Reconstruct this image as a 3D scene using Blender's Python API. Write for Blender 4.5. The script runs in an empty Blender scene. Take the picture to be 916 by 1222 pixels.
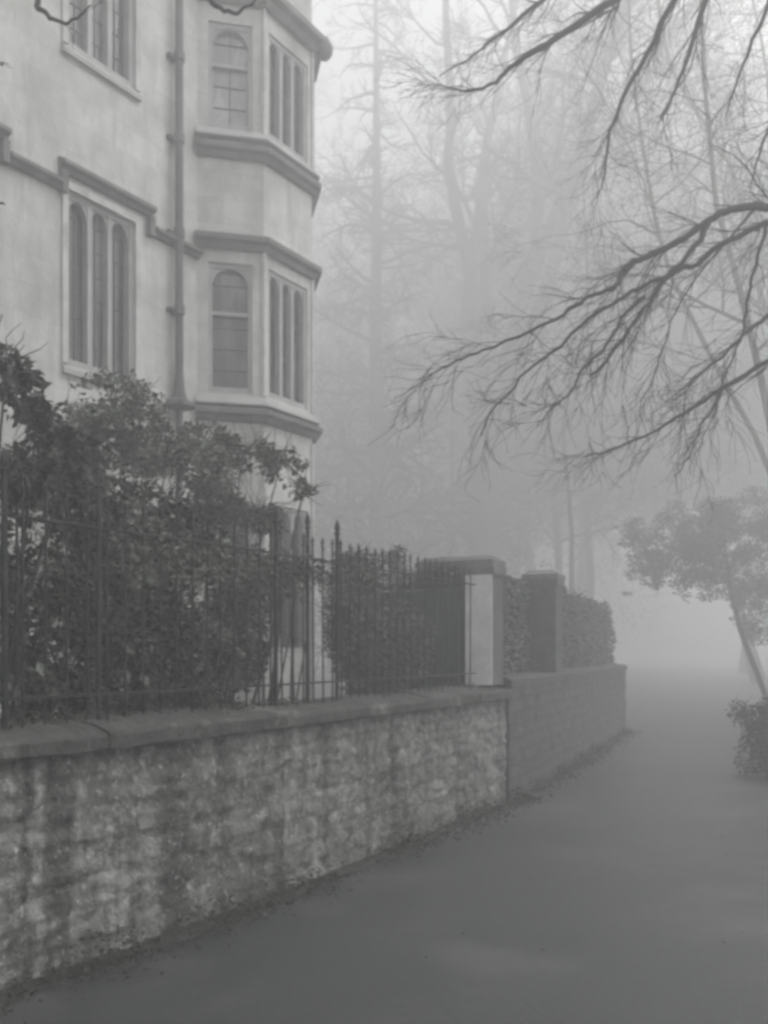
import bpy, math, random
from mathutils import Vector, Matrix, noise
R = math.radians
F, CX, HY, EYE = 1100.0, 458.0, 775.0, 1.6        # focal length and horizon measured from the photograph (916x1222)
sc = bpy.context.scene
COL = sc.collection

def at(px, py, Y):                                 # world point seen at a pixel when it stands Y metres away
    return Vector(((px - CX) / F * Y, Y, EYE - (py - HY) / F * Y))

# ------------------------------------------------------------------ materials
def mat(name, base, rough=0.85, var=0.25, scale=3.0, bump=0.0, bscale=40.0, spec=0.3, island=0.0, stretch=(1, 1, 1), extra=None):
    m = bpy.data.materials.new(name); m.use_nodes = True
    nt = m.node_tree; n, l = nt.nodes, nt.links
    b = n['Principled BSDF']; b.inputs['Roughness'].default_value = rough
    b.inputs['Specular IOR Level'].default_value = spec
    tc = n.new('ShaderNodeTexCoord'); mp = n.new('ShaderNodeMapping'); mp.inputs['Scale'].default_value = stretch
    l.new(tc.outputs['Object'], mp.inputs['Vector'])
    nz = n.new('ShaderNodeTexNoise'); nz.inputs['Scale'].default_value = scale; nz.inputs['Detail'].default_value = 8; nz.inputs['Roughness'].default_value = .62
    l.new(mp.outputs[0], nz.inputs['Vector'])
    cr = n.new('ShaderNodeValToRGB'); cr.color_ramp.elements[0].position = .32; cr.color_ramp.elements[1].position = .68
    lo = [c * (1 - var) for c in base]; hi = [min(1, c * (1 + var)) for c in base]
    cr.color_ramp.elements[0].color = (*lo, 1); cr.color_ramp.elements[1].color = (*hi, 1)
    l.new(nz.outputs['Fac'], cr.inputs['Fac'])
    out = cr.outputs['Color']
    if island:
        g = n.new('ShaderNodeNewGeometry'); mr = n.new('ShaderNodeMapRange')
        mr.inputs['To Min'].default_value = 1 - island; mr.inputs['To Max'].default_value = 1 + island
        l.new(g.outputs['Random Per Island'], mr.inputs['Value'])
        mx = n.new('ShaderNodeVectorMath'); mx.operation = 'SCALE'
        l.new(out, mx.inputs[0]); l.new(mr.outputs[0], mx.inputs['Scale']); out = mx.outputs[0]
    if extra: out = extra(nt, out, mp)
    l.new(out, b.inputs['Base Color'])
    if bump:
        n2 = n.new('ShaderNodeTexNoise'); n2.inputs['Scale'].default_value = bscale; n2.inputs['Detail'].default_value = 6
        l.new(mp.outputs[0], n2.inputs['Vector'])
        bp = n.new('ShaderNodeBump'); bp.inputs['Strength'].default_value = bump; bp.inputs['Distance'].default_value = .02
        l.new(n2.outputs['Fac'], bp.inputs['Height']); l.new(bp.outputs[0], b.inputs['Normal'])
    return m

def patches(color, scale, lo, hi, stretch=(1, 1, 1), amount=1.0, detail=6):
    def f(nt, col, mp):
        n, l = nt.nodes, nt.links
        tc = n.new('ShaderNodeTexCoord'); m2 = n.new('ShaderNodeMapping'); m2.inputs['Scale'].default_value = stretch
        l.new(tc.outputs['Object'], m2.inputs['Vector'])
        nz = n.new('ShaderNodeTexNoise'); nz.inputs['Scale'].default_value = scale; nz.inputs['Detail'].default_value = detail; nz.inputs['Roughness'].default_value = .65
        l.new(m2.outputs[0], nz.inputs['Vector'])
        mr = n.new('ShaderNodeMapRange'); mr.inputs['From Min'].default_value = lo; mr.inputs['From Max'].default_value = hi
        mr.inputs['To Max'].default_value = amount
        l.new(nz.outputs['Fac'], mr.inputs['Value'])
        mx = n.new('ShaderNodeMix'); mx.data_type = 'RGBA'
        l.new(mr.outputs[0], mx.inputs['Factor']); l.new(col, mx.inputs['A']); mx.inputs['B'].default_value = (*color, 1)
        return mx.outputs['Result']
    return f
def chain(*fs):
    def f(nt, c, mp):
        for g in fs: c = g(nt, c, mp)
        return c
    return f
def courses(color, bw, bh, mortar=.012, amount=.5):        # ashlar / rubble joints, follows world z and the wall's run
    def f(nt, col, mp):
        n, l = nt.nodes, nt.links
        uv = n.new('ShaderNodeUVMap')
        nz = n.new('ShaderNodeTexNoise'); nz.inputs['Scale'].default_value = 5; l.new(uv.outputs[0], nz.inputs['Vector'])
        ad = n.new('ShaderNodeVectorMath'); ad.operation = 'MULTIPLY_ADD'
        l.new(nz.outputs['Color'], ad.inputs[0]); ad.inputs[1].default_value = (.09, .09, 0); l.new(uv.outputs[0], ad.inputs[2])
        br = n.new('ShaderNodeTexBrick'); br.inputs['Scale'].default_value = 1; br.inputs['Brick Width'].default_value = bw; br.inputs['Row Height'].default_value = bh
        br.inputs['Mortar Size'].default_value = mortar; br.inputs['Mortar Smooth'].default_value = .6
        br.inputs['Color1'].default_value = (.82, .82, .82, 1); br.inputs['Color2'].default_value = (1.1, 1.1, 1.1, 1); br.inputs['Mortar'].default_value = (*color, 1)
        l.new(ad.outputs[0], br.inputs['Vector'])
        mx = n.new('ShaderNodeMix'); mx.data_type = 'RGBA'; mx.blend_type = 'MULTIPLY'; mx.inputs['Factor'].default_value = amount
        l.new(col, mx.inputs['A']); l.new(br.outputs['Color'], mx.inputs['B'])
        return mx.outputs['Result']
    return f

M = {}
M['limestone'] = mat('limestone', (.44, .445, .43), .9, .2, 2.2, .3, 30,
    extra=chain(courses((.62, .62, .62), .62, .31, .006, .55), patches((.21, .22, .20), .9, .52, .72, (1, 1, .35), .8), patches((.58, .58, .57), .8, .55, .72, (1, 1, 1), .7), patches((.24, .25, .23), 3.2, .55, .68, (1, 1, .14), .6), patches((.30, .31, .29), 9, .54, .68, (1, 1, .7), .45)))
M['trim_stone'] = mat('trim_stone', (.43, .43, .42), .85, .2, 5, .2, 40, extra=patches((.22, .23, .21), 2.5, .52, .68, (1, 1, .5), .7))
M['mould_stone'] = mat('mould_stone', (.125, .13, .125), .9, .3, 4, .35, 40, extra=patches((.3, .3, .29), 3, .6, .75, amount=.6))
M['mullion_stone'] = mat('mullion_stone', (.30, .305, .30), .85, .15, 4, .2, 40)
M['glass'] = mat('window_glass', (.045, .047, .05), .1, .4, 2, .06, 5, spec=.6, extra=chain(patches((.16, .16, .16), 1.6, .48, .60, (1, 1, .25), .8), patches((.02, .02, .02), 5, .5, .62, (1, 1, .3), .7)))
M['blind'] = mat('blind_glass', (.24, .24, .245), .25, .2, 4, spec=.5, extra=patches((.38, .38, .39), 6, .5, .6, (1, 1, .5), .7))
M['lead'] = mat('lead', (.07, .07, .075), .6, .2, 8)
M['iron'] = mat('black_iron', (.014, .015, .016), .6, .4, 12, .4, 80)
M['pipe'] = mat('cast_iron_pipe', (.07, .07, .072), .6, .3, 6, .2, 40)
M['slate'] = mat('slate', (.10, .10, .11), .8, .3, 5, .3, 20)
M['wall'] = mat('rubble_wall', (.19, .19, .185), .95, .4, 7, .9, 34,
    extra=chain(courses((.30, .30, .30), .43, .17, .022, .6),
                patches((.06, .062, .058), .75, .46, .56, (1, 1, .7), .8),
                patches((.32, .32, .31), .9, .50, .62, (1, 1, .45), .75),
                patches((.42, .42, .41), 16, .55, .66, (1, 1, .8), .6),
                patches((.04, .043, .04), 13, .55, .66, (1, 1, .8), .7),
                patches((.035, .037, .034), 2.6, .49, .60, (1, 1, .09), .75),
                patches((.03, .032, .029), 6, .50, .62, (1, 1, .08), .75),
                patches((.5, .5, .49), 30, .60, .67, (1, 1, .8), .6)))
M['wall_dark'] = mat('dark_wall', (.075, .078, .075), .95, .4, 5, .8, 30, extra=courses((.4, .4, .4), .35, .14, .02, .6))
M['coping'] = mat('coping_stone', (.055, .057, .054), .9, .4, 5, .6, 40, extra=chain(patches((.19, .19, .18), 4, .56, .66, amount=.8), patches((.03, .035, .028), 9, .55, .65, amount=.8)))
M['pier_side'] = mat('dark_pier_stone', (.085, .085, .083), .9, .3, 4, .3, 30)  # base colour darkened to offset the sun on the pier's street side
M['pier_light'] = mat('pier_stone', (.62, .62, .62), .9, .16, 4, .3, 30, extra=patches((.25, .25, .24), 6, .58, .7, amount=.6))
M['road'] = mat('tarmac', (.038, .039, .04), .38, .3, 30, .35, 160, spec=.6,
    extra=chain(patches((.085, .085, .085), .6, .5, .62, amount=.7), patches((.03, .032, .031), 1.1, .52, .62, amount=.8), patches((.04, .041, .04), 4.5, .58, .68, amount=.6), patches((.15, .15, .15), 90, .60, .68, amount=.7, detail=2), patches((.016, .016, .016), 70, .60, .68, amount=.7, detail=2)))
M['soil'] = mat('soil', (.04, .042, .036), .95, .4, 6, .6, 30)
M['gutter'] = mat('gutter_moss', (.028, .03, .026), .95, .5, 9, .8, 40, extra=patches((.065, .066, .064), 7, .55, .65))
M['bark'] = mat('bark', (.05, .05, .047), .9, .4, 8, .5, 50)
M['bark_dark'] = mat('dark_bark', (.026, .027, .026), .85, .35, 9, .5, 60)
M['leaf'] = mat('leaf', (.05, .056, .045), .55, .25, 3, island=.55)
M['leaf_pale'] = mat('pale_leaf', (.11, .12, .105), .6, .25, 3, island=.55)
M['leaf_hedge'] = mat('hedge_leaf', (.115, .12, .118), .65, .2, 3, island=.35)
M['leaf_mid'] = mat('mid_leaf', (.08, .09, .085), .65, .2, 3, island=.4)
M['leaf_dark'] = mat('dark_leaf', (.017, .02, .016), .5, .3, 3, island=.8)
M['litter'] = mat('litter', (.045, .046, .04), .8, .3, 9, island=.6)
M['boards'] = mat('painted_boards', (.03, .034, .042), .7, .3, 4, .2, 30, stretch=(6, 6, .6))

# ------------------------------------------------------------------ mesh collector
class MB:
    def __init__(s): s.v = []; s.f = []; s.uv = None
    def add(s, vs, fs):
        o = len(s.v); s.v.extend([tuple(v) for v in vs]); s.f.extend([tuple(i + o for i in f) for f in fs])
    def hexa(s, c):           # 8 corners: bottom 4 ccw then top 4
        s.add(c, [(3, 2, 1, 0), (4, 5, 6, 7), (0, 1, 5, 4), (1, 2, 6, 5), (2, 3, 7, 6), (3, 0, 4, 7)])
    def fbox(s, f, u0, u1, n0, n1, z0, z1):
        s.hexa([f.p(u0, n0, z0), f.p(u0, n1, z0), f.p(u1, n1, z0), f.p(u1, n0, z0), f.p(u0, n0, z1), f.p(u0, n1, z1), f.p(u1, n1, z1), f.p(u1, n0, z1)])
    def tube(s, pts, rad, k=5, cap=True):
        o = len(s.v); n = len(pts); ref = None
        for i, p in enumerate(pts):
            t = (pts[min(i + 1, n - 1)] - pts[max(i - 1, 0)])
            if t.length < 1e-9: t = Vector((0, 0, 1))
            t.normalize()
            if ref is None: ref = t.orthogonal().normalized()
            ref = ref - t * ref.dot(t)
            if ref.length < 1e-6: ref = t.orthogonal()
            ref.normalize(); b = t.cross(ref); r = rad[i]
            for j in range(k):
                a = 2 * math.pi * j / k
                q = p + ref * (math.cos(a) * r) + b * (math.sin(a) * r)
                s.v.append((q.x, q.y, q.z))
        for i in range(n - 1):
            for j in range(k):
                a = o + i * k + j; b_ = o + i * k + (j + 1) % k
                s.f.append((a, b_, b_ + k, a + k))
        if cap:
            s.f.append(tuple(o + j for j in reversed(range(k)))); s.f.append(tuple(o + (n - 1) * k + j for j in range(k)))
    def sweep(s, path, prof, close_ends=True):   # path: xy points; prof: (n, z), n to the right of travel; mitred corners
        path = [Vector(p[:2]) for p in path]; n = len(path); k = len(prof); o = len(s.v)
        for i in range(n):
            dirs = []
            if i > 0: dirs.append((path[i] - path[i - 1]).normalized())
            if i < n - 1: dirs.append((path[i + 1] - path[i]).normalized())
            nn = [Vector((d.y, -d.x)) for d in dirs]
            m = nn[0] if len(nn) == 1 else (nn[0] + nn[1]).normalized()
            sc_ = 1 / max(.3, m.dot(nn[0]))
            for (a, z) in prof:
                q = path[i] + m * a * sc_; s.v.append((q.x, q.y, z))
        for i in range(n - 1):
            for j in range(k):
                a = o + i * k + j; b = o + i * k + (j + 1) % k
                s.f.append((a, b, b + k, a + k))
        if close_ends:
            s.f.append(tuple(o + j for j in reversed(range(k)))); s.f.append(tuple(o + (n - 1) * k + j for j in range(k)))
    def leaf(s, p, L, W, rnd):
        d = Vector((rnd.gauss(0, 1), rnd.gauss(0, 1), rnd.gauss(-.25, .7))).normalized()
        w = d.orthogonal().normalized(); w = Matrix.Rotation(rnd.uniform(0, 6.28), 3, d) @ w
        up = d.cross(w) * (L * .12)
        s.add([p, p + d * L * .5 + w * W * .5 + up, p + d * L, p + d * L * .5 - w * W * .5 + up], [(0, 1, 2), (0, 2, 3)])
    def build(s, name, m, parent=None, smooth=False, uvf=None):
        me = bpy.data.meshes.new(name); me.from_pydata(s.v, [], s.f); me.materials.append(m)
        if uvf:
            lay = me.uv_layers.new(name='UVMap')
            for lp in me.loops: lay.data[lp.index].uv = uvf(me.vertices[lp.vertex_index].co)
        if smooth: me.polygons.foreach_set('use_smooth', [True] * len(me.polygons))
        me.update()
        o = bpy.data.objects.new(name, me); COL.objects.link(o)
        if parent is not None: o.parent = parent
        return o

def clean(o, dist=1e-5):
    import bmesh
    bm = bmesh.new(); bm.from_mesh(o.data); bmesh.ops.recalc_face_normals(bm, faces=bm.faces); bm.to_mesh(o.data); bm.free()
    return o
def tag(o, label=None, cat=None, group=None, kind=None):
    for k, v in (('label', label), ('category', cat), ('group', group), ('kind', kind)):
        if v: o[k] = v
    return o
def thing(name, label, cat, loc, group=None):       # empty at the base; parts are modelled in world space, so undo its offset
    o = bpy.data.objects.new(name, None); o.empty_display_size = .3; COL.objects.link(o)
    o.location = loc
    return tag(o, label, cat, group)
def part(mb, name, m, root, smooth=False, uvf=None, top=None, cl=False):
    o = mb.build(name, m, None, smooth, uvf)
    base = (top or root).location
    o.data.transform(Matrix.Translation(-Vector(base)))
    o.parent = root
    if cl: clean(o)
    return o
def sub(mb, name, m, parent, root, smooth=False, uvf=None):
    o = mb.build(name, m, None, smooth, uvf)
    o.data.transform(Matrix.Translation(-Vector(root.location))); o.parent = parent
    return o

class Face:                                          # vertical wall plane: u along it, n outwards
    def __init__(s, o, d): s.o = Vector(o[:2]); s.d = Vector(d[:2]).normalized(); s.n = Vector((s.d.y, -s.d.x))
    def p(s, u, n, z):
        q = s.o + s.d * u + s.n * n; return Vector((q.x, q.y, z))
    def uvf(s): return lambda co: ((co.x - s.o.x) * s.d.x + (co.y - s.o.y) * s.d.y, co.z)

def wall_face(mb, f, u0, u1, z0, z1, holes, depth=.14):
    us = sorted({u0, u1, *[h[0] for h in holes], *[h[1] for h in holes]}); zs = sorted({z0, z1, *[h[2] for h in holes], *[h[3] for h in holes]})
    us = [u for u in us if u0 <= u <= u1]; zs = [z for z in zs if z0 <= z <= z1]
    for a, b in zip(us, us[1:]):
        for c, d in zip(zs, zs[1:]):
            mu, mz = (a + b) / 2, (c + d) / 2
            if any(h[0] < mu < h[1] and h[2] < mz < h[3] for h in holes): continue
            mb.add([f.p(a, 0, c), f.p(b, 0, c), f.p(b, 0, d), f.p(a, 0, d)], [(0, 1, 2, 3)])
    for (a, b, c, d) in holes:
        D = -depth
        mb.add([f.p(a, 0, c), f.p(a, D, c), f.p(a, D, d), f.p(a, 0, d)], [(0, 1, 2, 3)])
        mb.add([f.p(b, D, c), f.p(b, 0, c), f.p(b, 0, d), f.p(b, D, d)], [(0, 1, 2, 3)])
        mb.add([f.p(a, 0, c), f.p(b, 0, c), f.p(b, D, c), f.p(a, D, c)], [(0, 1, 2, 3)])
        mb.add([f.p(a, D, d), f.p(b, D, d), f.p(b, 0, d), f.p(a, 0, d)], [(0, 1, 2, 3)])
        mb.add([f.p(a, D, c), f.p(b, D, c), f.p(b, D, d), f.p(a, D, d)], [(0, 1, 2, 3)])

def window(root, f, u0, u1, z0, z1, lights, arch=True, transom=None, glass='glass', label=None, surround=True):
    fr = MB(); mw = .055; jam = .05
    fr.fbox(f, u0, u0 + jam, -.13, -.025, z0 + .002, z1 - .002); fr.fbox(f, u1 - jam, u1, -.13, -.025, z0 + .002, z1 - .002)
    fr.fbox(f, u0 + jam, u1 - jam, -.13, -.02, z0 + .001, z0 + .07); fr.fbox(f, u0 + jam, u1 - jam, -.128, -.028, z1 - .06, z1 - .001)
    w = (u1 - u0 - 2 * jam) / lights
    for i in range(1, lights):
        c = u0 + jam + w * i; fr.fbox(f, c - mw / 2, c + mw / 2, -.126, -.03, z0 + .07, z1 - .06)
    if arch:
        for i in range(lights):
            a = u0 + jam + w * i + (mw / 2 if i else 0); b = u0 + jam + w * (i + 1) - (mw / 2 if i < lights - 1 else 0)
            top = z1 - .06; rise = min(.20, (b - a) * .75); n = 10
            for k in range(n):
                x0, x1 = k / n, (k + 1) / n
                h0 = top - rise + rise * (1 - abs(2 * x0 - 1) ** 2.2) ** .55 * .98; h1 = top - rise + rise * (1 - abs(2 * x1 - 1) ** 2.2) ** .55 * .98
                ua, ub = a + (b - a) * x0, a + (b - a) * x1
                c = [f.p(ua, -.11, h0), f.p(ua, -.045, h0), f.p(ub, -.045, h1), f.p(ub, -.11, h1), f.p(ua, -.11, top), f.p(ua, -.045, top), f.p(ub, -.045, top), f.p(ub, -.11, top)]
                fr.hexa(c)
    if transom:
        for tz in transom: fr.fbox(f, u0 + jam, u1 - jam, -.115, -.06, tz - .022, tz + .022)
    wo = part(fr, 'window', M['mullion_stone'], root, cl=True)
    if label: wo['label'] = label
    g = MB(); g.add([f.p(u0 + .01, -.118, z0 + .01), f.p(u1 - .01, -.118, z0 + .01), f.p(u1 - .01, -.118, z1 - .01), f.p(u0 + .01, -.118, z1 - .01)], [(0, 1, 2, 3)])
    sub(g, 'glass', M[glass], wo, root)
    lb = MB()
    for i in range(lights):
        a = u0 + jam + w * i; b = a + w; c = (a + b) / 2
        lb.fbox(f, c - .006, c + .006, -.117, -.105, z0 + .07, z1 - .07)
        z = z0 + .3
        while z < z1 - .1:
            lb.fbox(f, a + .02, b - .02, -.1165, -.104, z - .006, z + .006); z += .26
    sub(lb, 'glazing_bar', M['lead'], wo, root)
    if surround:
        s = MB(); t = .07
        s.fbox(f, u0 - t, u0 - .002, .002, .028, z0, z1); s.fbox(f, u1 + .002, u1 + t, .002, .028, z0, z1)
        s.fbox(f, u0 - t, u1 + t, .003, .03, z1 + .001, z1 + t)
        sub(s, 'surround', M['trim_stone'], wo, root)
        si = MB(); q = [f.p(u0 - t, .001, z0 - .11), f.p(u0 - t, .05, z0 - .11), f.p(u1 + t, .05, z0 - .11), f.p(u1 + t, .001, z0 - .11),
                        f.p(u0 - t, .001, z0 - .001), f.p(u0 - t, .05, z0 - .06), f.p(u1 + t, .05, z0 - .06), f.p(u1 + t, .001, z0 - .001)]
        si.hexa(q); sub(si, 'sill', M['mullion_stone'], wo, root)
    return wo

# ------------------------------------------------------------------ the stone house
th = R(32.6); dv = Vector((math.sin(th), math.cos(th))); nv = Vector((dv.y, -dv.x))
P0 = Vector((-1.47, 11.3)); ca = R(45)
cdir = Vector((math.sin(th + ca), math.cos(th + ca))); rdir = Vector((math.sin(th - ca), math.cos(th - ca)))
BW, CW = .97, .80
Mj = P0 - cdir * CW; P1 = P0 + dv * BW; Rj = P1 + rdir * CW
house = thing('stone_house', 'pale stone Tudor style house with a tall canted bay and mullioned windows', 'house', (Mj.x, Mj.y, 0))
FM = Face(Mj, dv); FL = Face(P0 - cdir * CW, cdir); FF = Face(P0, dv); FR = Face(P1, rdir)
U0, TOP, BT = -13.0, 12.4, 10.9
cols = [(-1.90, -.99), (-3.77, -2.86), (-6.3, -5.39), (-8.2, -7.29), (-10.7, -9.79)]
rows = [(1.5, 3.0), (4.55, 6.36), (7.85, 9.62)]
holes = [(a, b, c, d) for a, b in cols for c, d in rows]
w = MB(); wall_face(w, FM, U0, 0, 0, TOP, holes)
E0 = FM.p(U0, 0, 0).xy; E1 = E0 - nv * 8; E3 = Rj; E2 = Rj - nv * 8
for a, b in ((E1, E0), (E3, E2), (E2, E1)):
    w.add([(a.x, a.y, 0), (b.x, b.y, 0), (b.x, b.y, TOP), (a.x, a.y, TOP)], [(0, 1, 2, 3)])
part(w, 'wall', M['limestone'], house, uvf=FM.uvf())
up = MB(); a, b = Mj, Rj
up.add([(a.x, a.y, BT - .2), (b.x, b.y, BT - .2), (b.x, b.y, TOP), (a.x, a.y, TOP)], [(0, 1, 2, 3)])
part(up, 'upper_wall', M['limestone'], house, uvf=FM.uvf())
bay = MB()
hl = [(.13, .66, 1.55, 3.4), (.13, .66, 4.72, 6.3), (.13, .66, 7.93, 9.22)]
hf = [(.09, .88, 1.55, 3.4), (.09, .88, 4.72, 6.3), (.09, .88, 7.93, 9.22)]
wall_face(bay, FL, 0, CW, 0, BT, hl); wall_face(bay, FF, 0, BW, 0, BT, hf); wall_face(bay, FR, 0, CW, 0, BT, hl)
bay.add([(Mj.x, Mj.y, BT), (P0.x, P0.y, BT), (P1.x, P1.y, BT), (Rj.x, Rj.y, BT)], [(0, 1, 2, 3)])
def bay_uv(co): return ((co.x - Mj.x) * .75 + (co.y - Mj.y) * .66, co.z)
part(bay, 'bay_wall', M['limestone'], house, uvf=bay_uv)
for i, (a, b) in enumerate(cols):
    for j, (c, d) in enumerate(rows): window(house, FM, a, b, c, d, 3, arch=True)
for k, h in enumerate(hl):
    g = 'blind' if k == 2 else 'glass'
    window(house, FL, *h, 1, True, [h[2] + (h[3] - h[2]) * .62], g, label='narrow arched window with a cross bar', surround=False)
    window(house, FR, *h, 1, True, [h[2] + (h[3] - h[2]) * .62], g, surround=False)
for k, h in enumerate(hf): window(house, FF, *h, 3, True, None, 'glass', surround=False)
bp = [Mj - cdir * .02, P0, P1, Rj + rdir * .0]
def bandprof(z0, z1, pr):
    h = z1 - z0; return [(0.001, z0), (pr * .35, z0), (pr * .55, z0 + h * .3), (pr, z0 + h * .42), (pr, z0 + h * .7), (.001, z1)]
for (z0, z1, pr) in ((4.37, 4.56, .14), (6.45, 6.67, .13), (7.56, 7.77, .12), (9.44, 9.72, .17)):
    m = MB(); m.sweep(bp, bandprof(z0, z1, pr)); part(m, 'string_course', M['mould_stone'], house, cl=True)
for z in (4.56, 7.79):                           # pale window sills of the bay
    m = MB(); m.sweep(bp, [(.001, z + .003), (.10, z + .003), (.10, z + .02), (.001, z + .14)]); part(m, 'bay_sill', M['mullion_stone'], house, cl=True)
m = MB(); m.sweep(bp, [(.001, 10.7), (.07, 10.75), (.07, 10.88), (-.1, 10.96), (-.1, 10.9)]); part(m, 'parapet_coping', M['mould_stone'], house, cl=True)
# corner posts of the bay, pale dressed stone
for c in (P0, P1):
    for za, zb in ((0, 4.3), (4.7, 6.46), (7.9, 9.44)):
        m = MB(); m.tube([Vector((c.x, c.y, z)) for z in (za, zb)], [.036, .036], 6); part(m, 'corner_shaft', M['trim_stone'], house)
m = MB(); q = P1 + (dv + nv).normalized() * .17
m.tube([Vector((q.x, q.y, 9.38)), Vector((q.x, q.y, 9.44)), Vector((q.x, q.y, 9.54)), Vector((q.x, q.y, 9.66))], [.05, .10, .11, .05], 8)
part(m, 'label_stop', M['mould_stone'], house, smooth=True)
# main wall mouldings: string course stepping up over each window
hood = [(a - .11, b + .24) for a, b in cols]
for lev, (zs, zh) in enumerate(((6.30, 6.50), (9.55, 9.75))):
    m = MB(); edges = [0.0]
    def seg(u0, u1, z0, z1):
        a, b = FM.p(u0, 0, 0), FM.p(u1, 0, 0); m.sweep([a, b], bandprof(z0, z1, .11))
    cur = 0.0
    for a, b in hood:
        seg(b, cur, zs, zs + .13)
        seg(a, b, zh, zh + .15)
        for e, sg in ((a, 1), (b, -1)): m.fbox(FM, min(e, e + .07 * sg), max(e, e + .07 * sg), .001, .085, zs - .02, zh)
        cur = a
    seg(U0, cur, zs, zs + .13)
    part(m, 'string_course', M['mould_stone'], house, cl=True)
# down pipe
pu = -.40
m = MB(); c = lambda z: FM.p(pu, .10, z)
m.tube([c(.1), c(4.42)], [.042, .042], 8); m.tube([c(4.56), c(11.6)], [.048, .048], 8)
dp = part(m, 'drainpipe', M['pipe'], house, smooth=False)
m = MB(); m.tube([c(4.40), c(4.42), c(4.47), c(4.52), c(4.62), c(4.80)], [.05, .19, .17, .09, .065, .05], 10); sub(m, 'flared_shoe', M['pipe'], dp, house)
for z in (5.55, 6.45, 7.55, 8.5, 9.6):
    m = MB(); m.tube([c(z - .06), c(z - .05), c(z + .05), c(z + .06)], [.05, .066, .066, .05], 8); m.fbox(FM, pu - .11, pu + .11, .001, .05, z - .025, z + .025)
    sub(m, 'collar', M['pipe'], dp, house)
# roof and parapet
m = MB(); fr_ = [E0, E3, E2, E1]; mid0 = (E0 + E1) / 2; mid1 = (E3 + E2) / 2
o = .3
A = [E0 - dv * o + nv * o, E3 + dv * o + nv * o, E2 + dv * o - nv * o, E1 - dv * o - nv * o]; g0 = mid0 - dv * o; g1 = mid1 + dv * o
zt, zr = TOP + .01, TOP + 3.6
vs = [(p.x, p.y, zt) for p in A] + [(g0.x, g0.y, zr), (g1.x, g1.y, zr)]
m.add(vs, [(0, 1, 5, 4), (2, 3, 4, 5), (0, 4, 3), (1, 2, 5), (3, 2, 1, 0)]); part(m, 'roof', M['slate'], house)

# ------------------------------------------------------------------ boundary wall, coping, railings
def catmull(P, n=14):
    out = []
    Q = [P[0] * 2 - P[1]] + P + [P[-1] * 2 - P[-2]]
    for i in range(1, len(Q) - 2):
        for k in range(n):
            t = k / n; a, b, c_, d = Q[i - 1], Q[i], Q[i + 1], Q[i + 2]
            out.append(.5 * ((2 * b) + (c_ - a) * t + (2 * a - 5 * b + 4 * c_ - d) * t * t + (3 * b - a - 3 * c_ + d) * t ** 3))
    out.append(P[-1].copy()); return out
W2 = Vector((1.26, 9.55))
wl = catmull([Vector((-4.6, .2)), Vector((-2.62, 2.95)), Vector((-1.766, 4.24)), Vector((-.66, 6.02)), W2])
def arc(path):
    s = [0]
    for a, b in zip(path, path[1:]): s.append(s[-1] + (b - a).length)
    return s
S1 = arc(wl)
def along(path, S, s):
    s = max(0, min(S[-1] - 1e-6, s))
    for i in range(len(S) - 1):
        if S[i] <= s <= S[i + 1]:
            t = (s - S[i]) / (S[i + 1] - S[i]); d = (path[i + 1] - path[i]).normalized()
            return path[i].lerp(path[i + 1], t), d, Vector((d.y, -d.x))
def rough_wall(name_path, S, z0, z1, amp, seed, step=.028, th=.34):
    m = MB(); L = S[-1]; nu = int(L / step); nz = int((z1 - z0) / step); uv = []
    for i in range(nu + 1):
        p, d, n = along(name_path, S, L * i / nu)
        for j in range(nz + 1):
            z = z0 + (z1 - z0) * j / nz; s = L * i / nu
            q = Vector((s * 3.2, z * 6.5 , seed))
            dsp = noise.noise(q) * .55 + noise.noise(q * 3.1) * .35 + noise.noise(q * 7.3) * .22
            cell = noise.voronoi(Vector((s * 3.4 + noise.noise(q * .6) * .4, z * 7.0, seed)))[0]
            dsp += -max(0, .22 - (cell[1] - cell[0])) * 2.6
            k = amp * dsp
            m.v.append((p.x + n.x * k, p.y + n.y * k, z)); uv.append((s, z))
    for i in range(nu):
        for j in range(nz):
            a = i * (nz + 1) + j; b = a + nz + 1; m.f.append((a, b, b + 1, a + 1))
    m.sweep([along(name_path, S, L * i / 40)[0] for i in range(41)], [(-.03, z0), (-.03, z1), (-th, z1), (-th, z0)])
    uv += [(v[0], v[2]) for v in m.v[len(uv):]]
    return m, uv
bw = thing('boundary_wall', 'low weathered rubble wall with dark coping along the lane, carrying the iron railings', 'wall', (W2.x, W2.y, 0))
m, uv = rough_wall(wl, S1, 0, 1.085, .034, 3.3, .024)
o = m.build('masonry', M['wall'], None, True)
lay = o.data.uv_layers.new(name='UVMap')
for lp in o.data.loops: lay.data[lp.index].uv = uv[lp.vertex_index]
o.data.transform(Matrix.Translation(-bw.location)); o.parent = bw
# coping in separate slabs with worn edges
rnd = random.Random(5); s = 0.0
m = MB()
while s < S1[-1] - .02:
    L = min(rnd.uniform(.7, 1.1), S1[-1] - s); e = s + L - .002; dz = rnd.uniform(-.007, .007); dn = rnd.uniform(-.006, .006)
    pth = [along(wl, S1, s + (e - s) * k / 24)[0] for k in range(25)]; o0 = len(m.v)
    m.sweep(pth, [(-.40 + dn, 1.086), (.058 + dn, 1.086), (.072 + dn, 1.098), (.074 + dn, 1.165 + dz), (.062 + dn, 1.182 + dz), (-.05, 1.208 + dz), (-.2, 1.228 + dz), (-.33, 1.235 + dz), (-.40, 1.20)])
    for i in range(o0, len(m.v)):
        v = Vector(m.v[i]); k = noise.noise(v * 3) * .012 + noise.noise(v * 9) * .010 + noise.noise(v * 23) * .006; z = v.z + (k if v.z > 1.09 else 0); m.v[i] = (v.x + .7 * k, v.y - .5 * k, z)
    s += L
part(m, 'coping', M['coping'], bw, cl=True)

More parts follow.
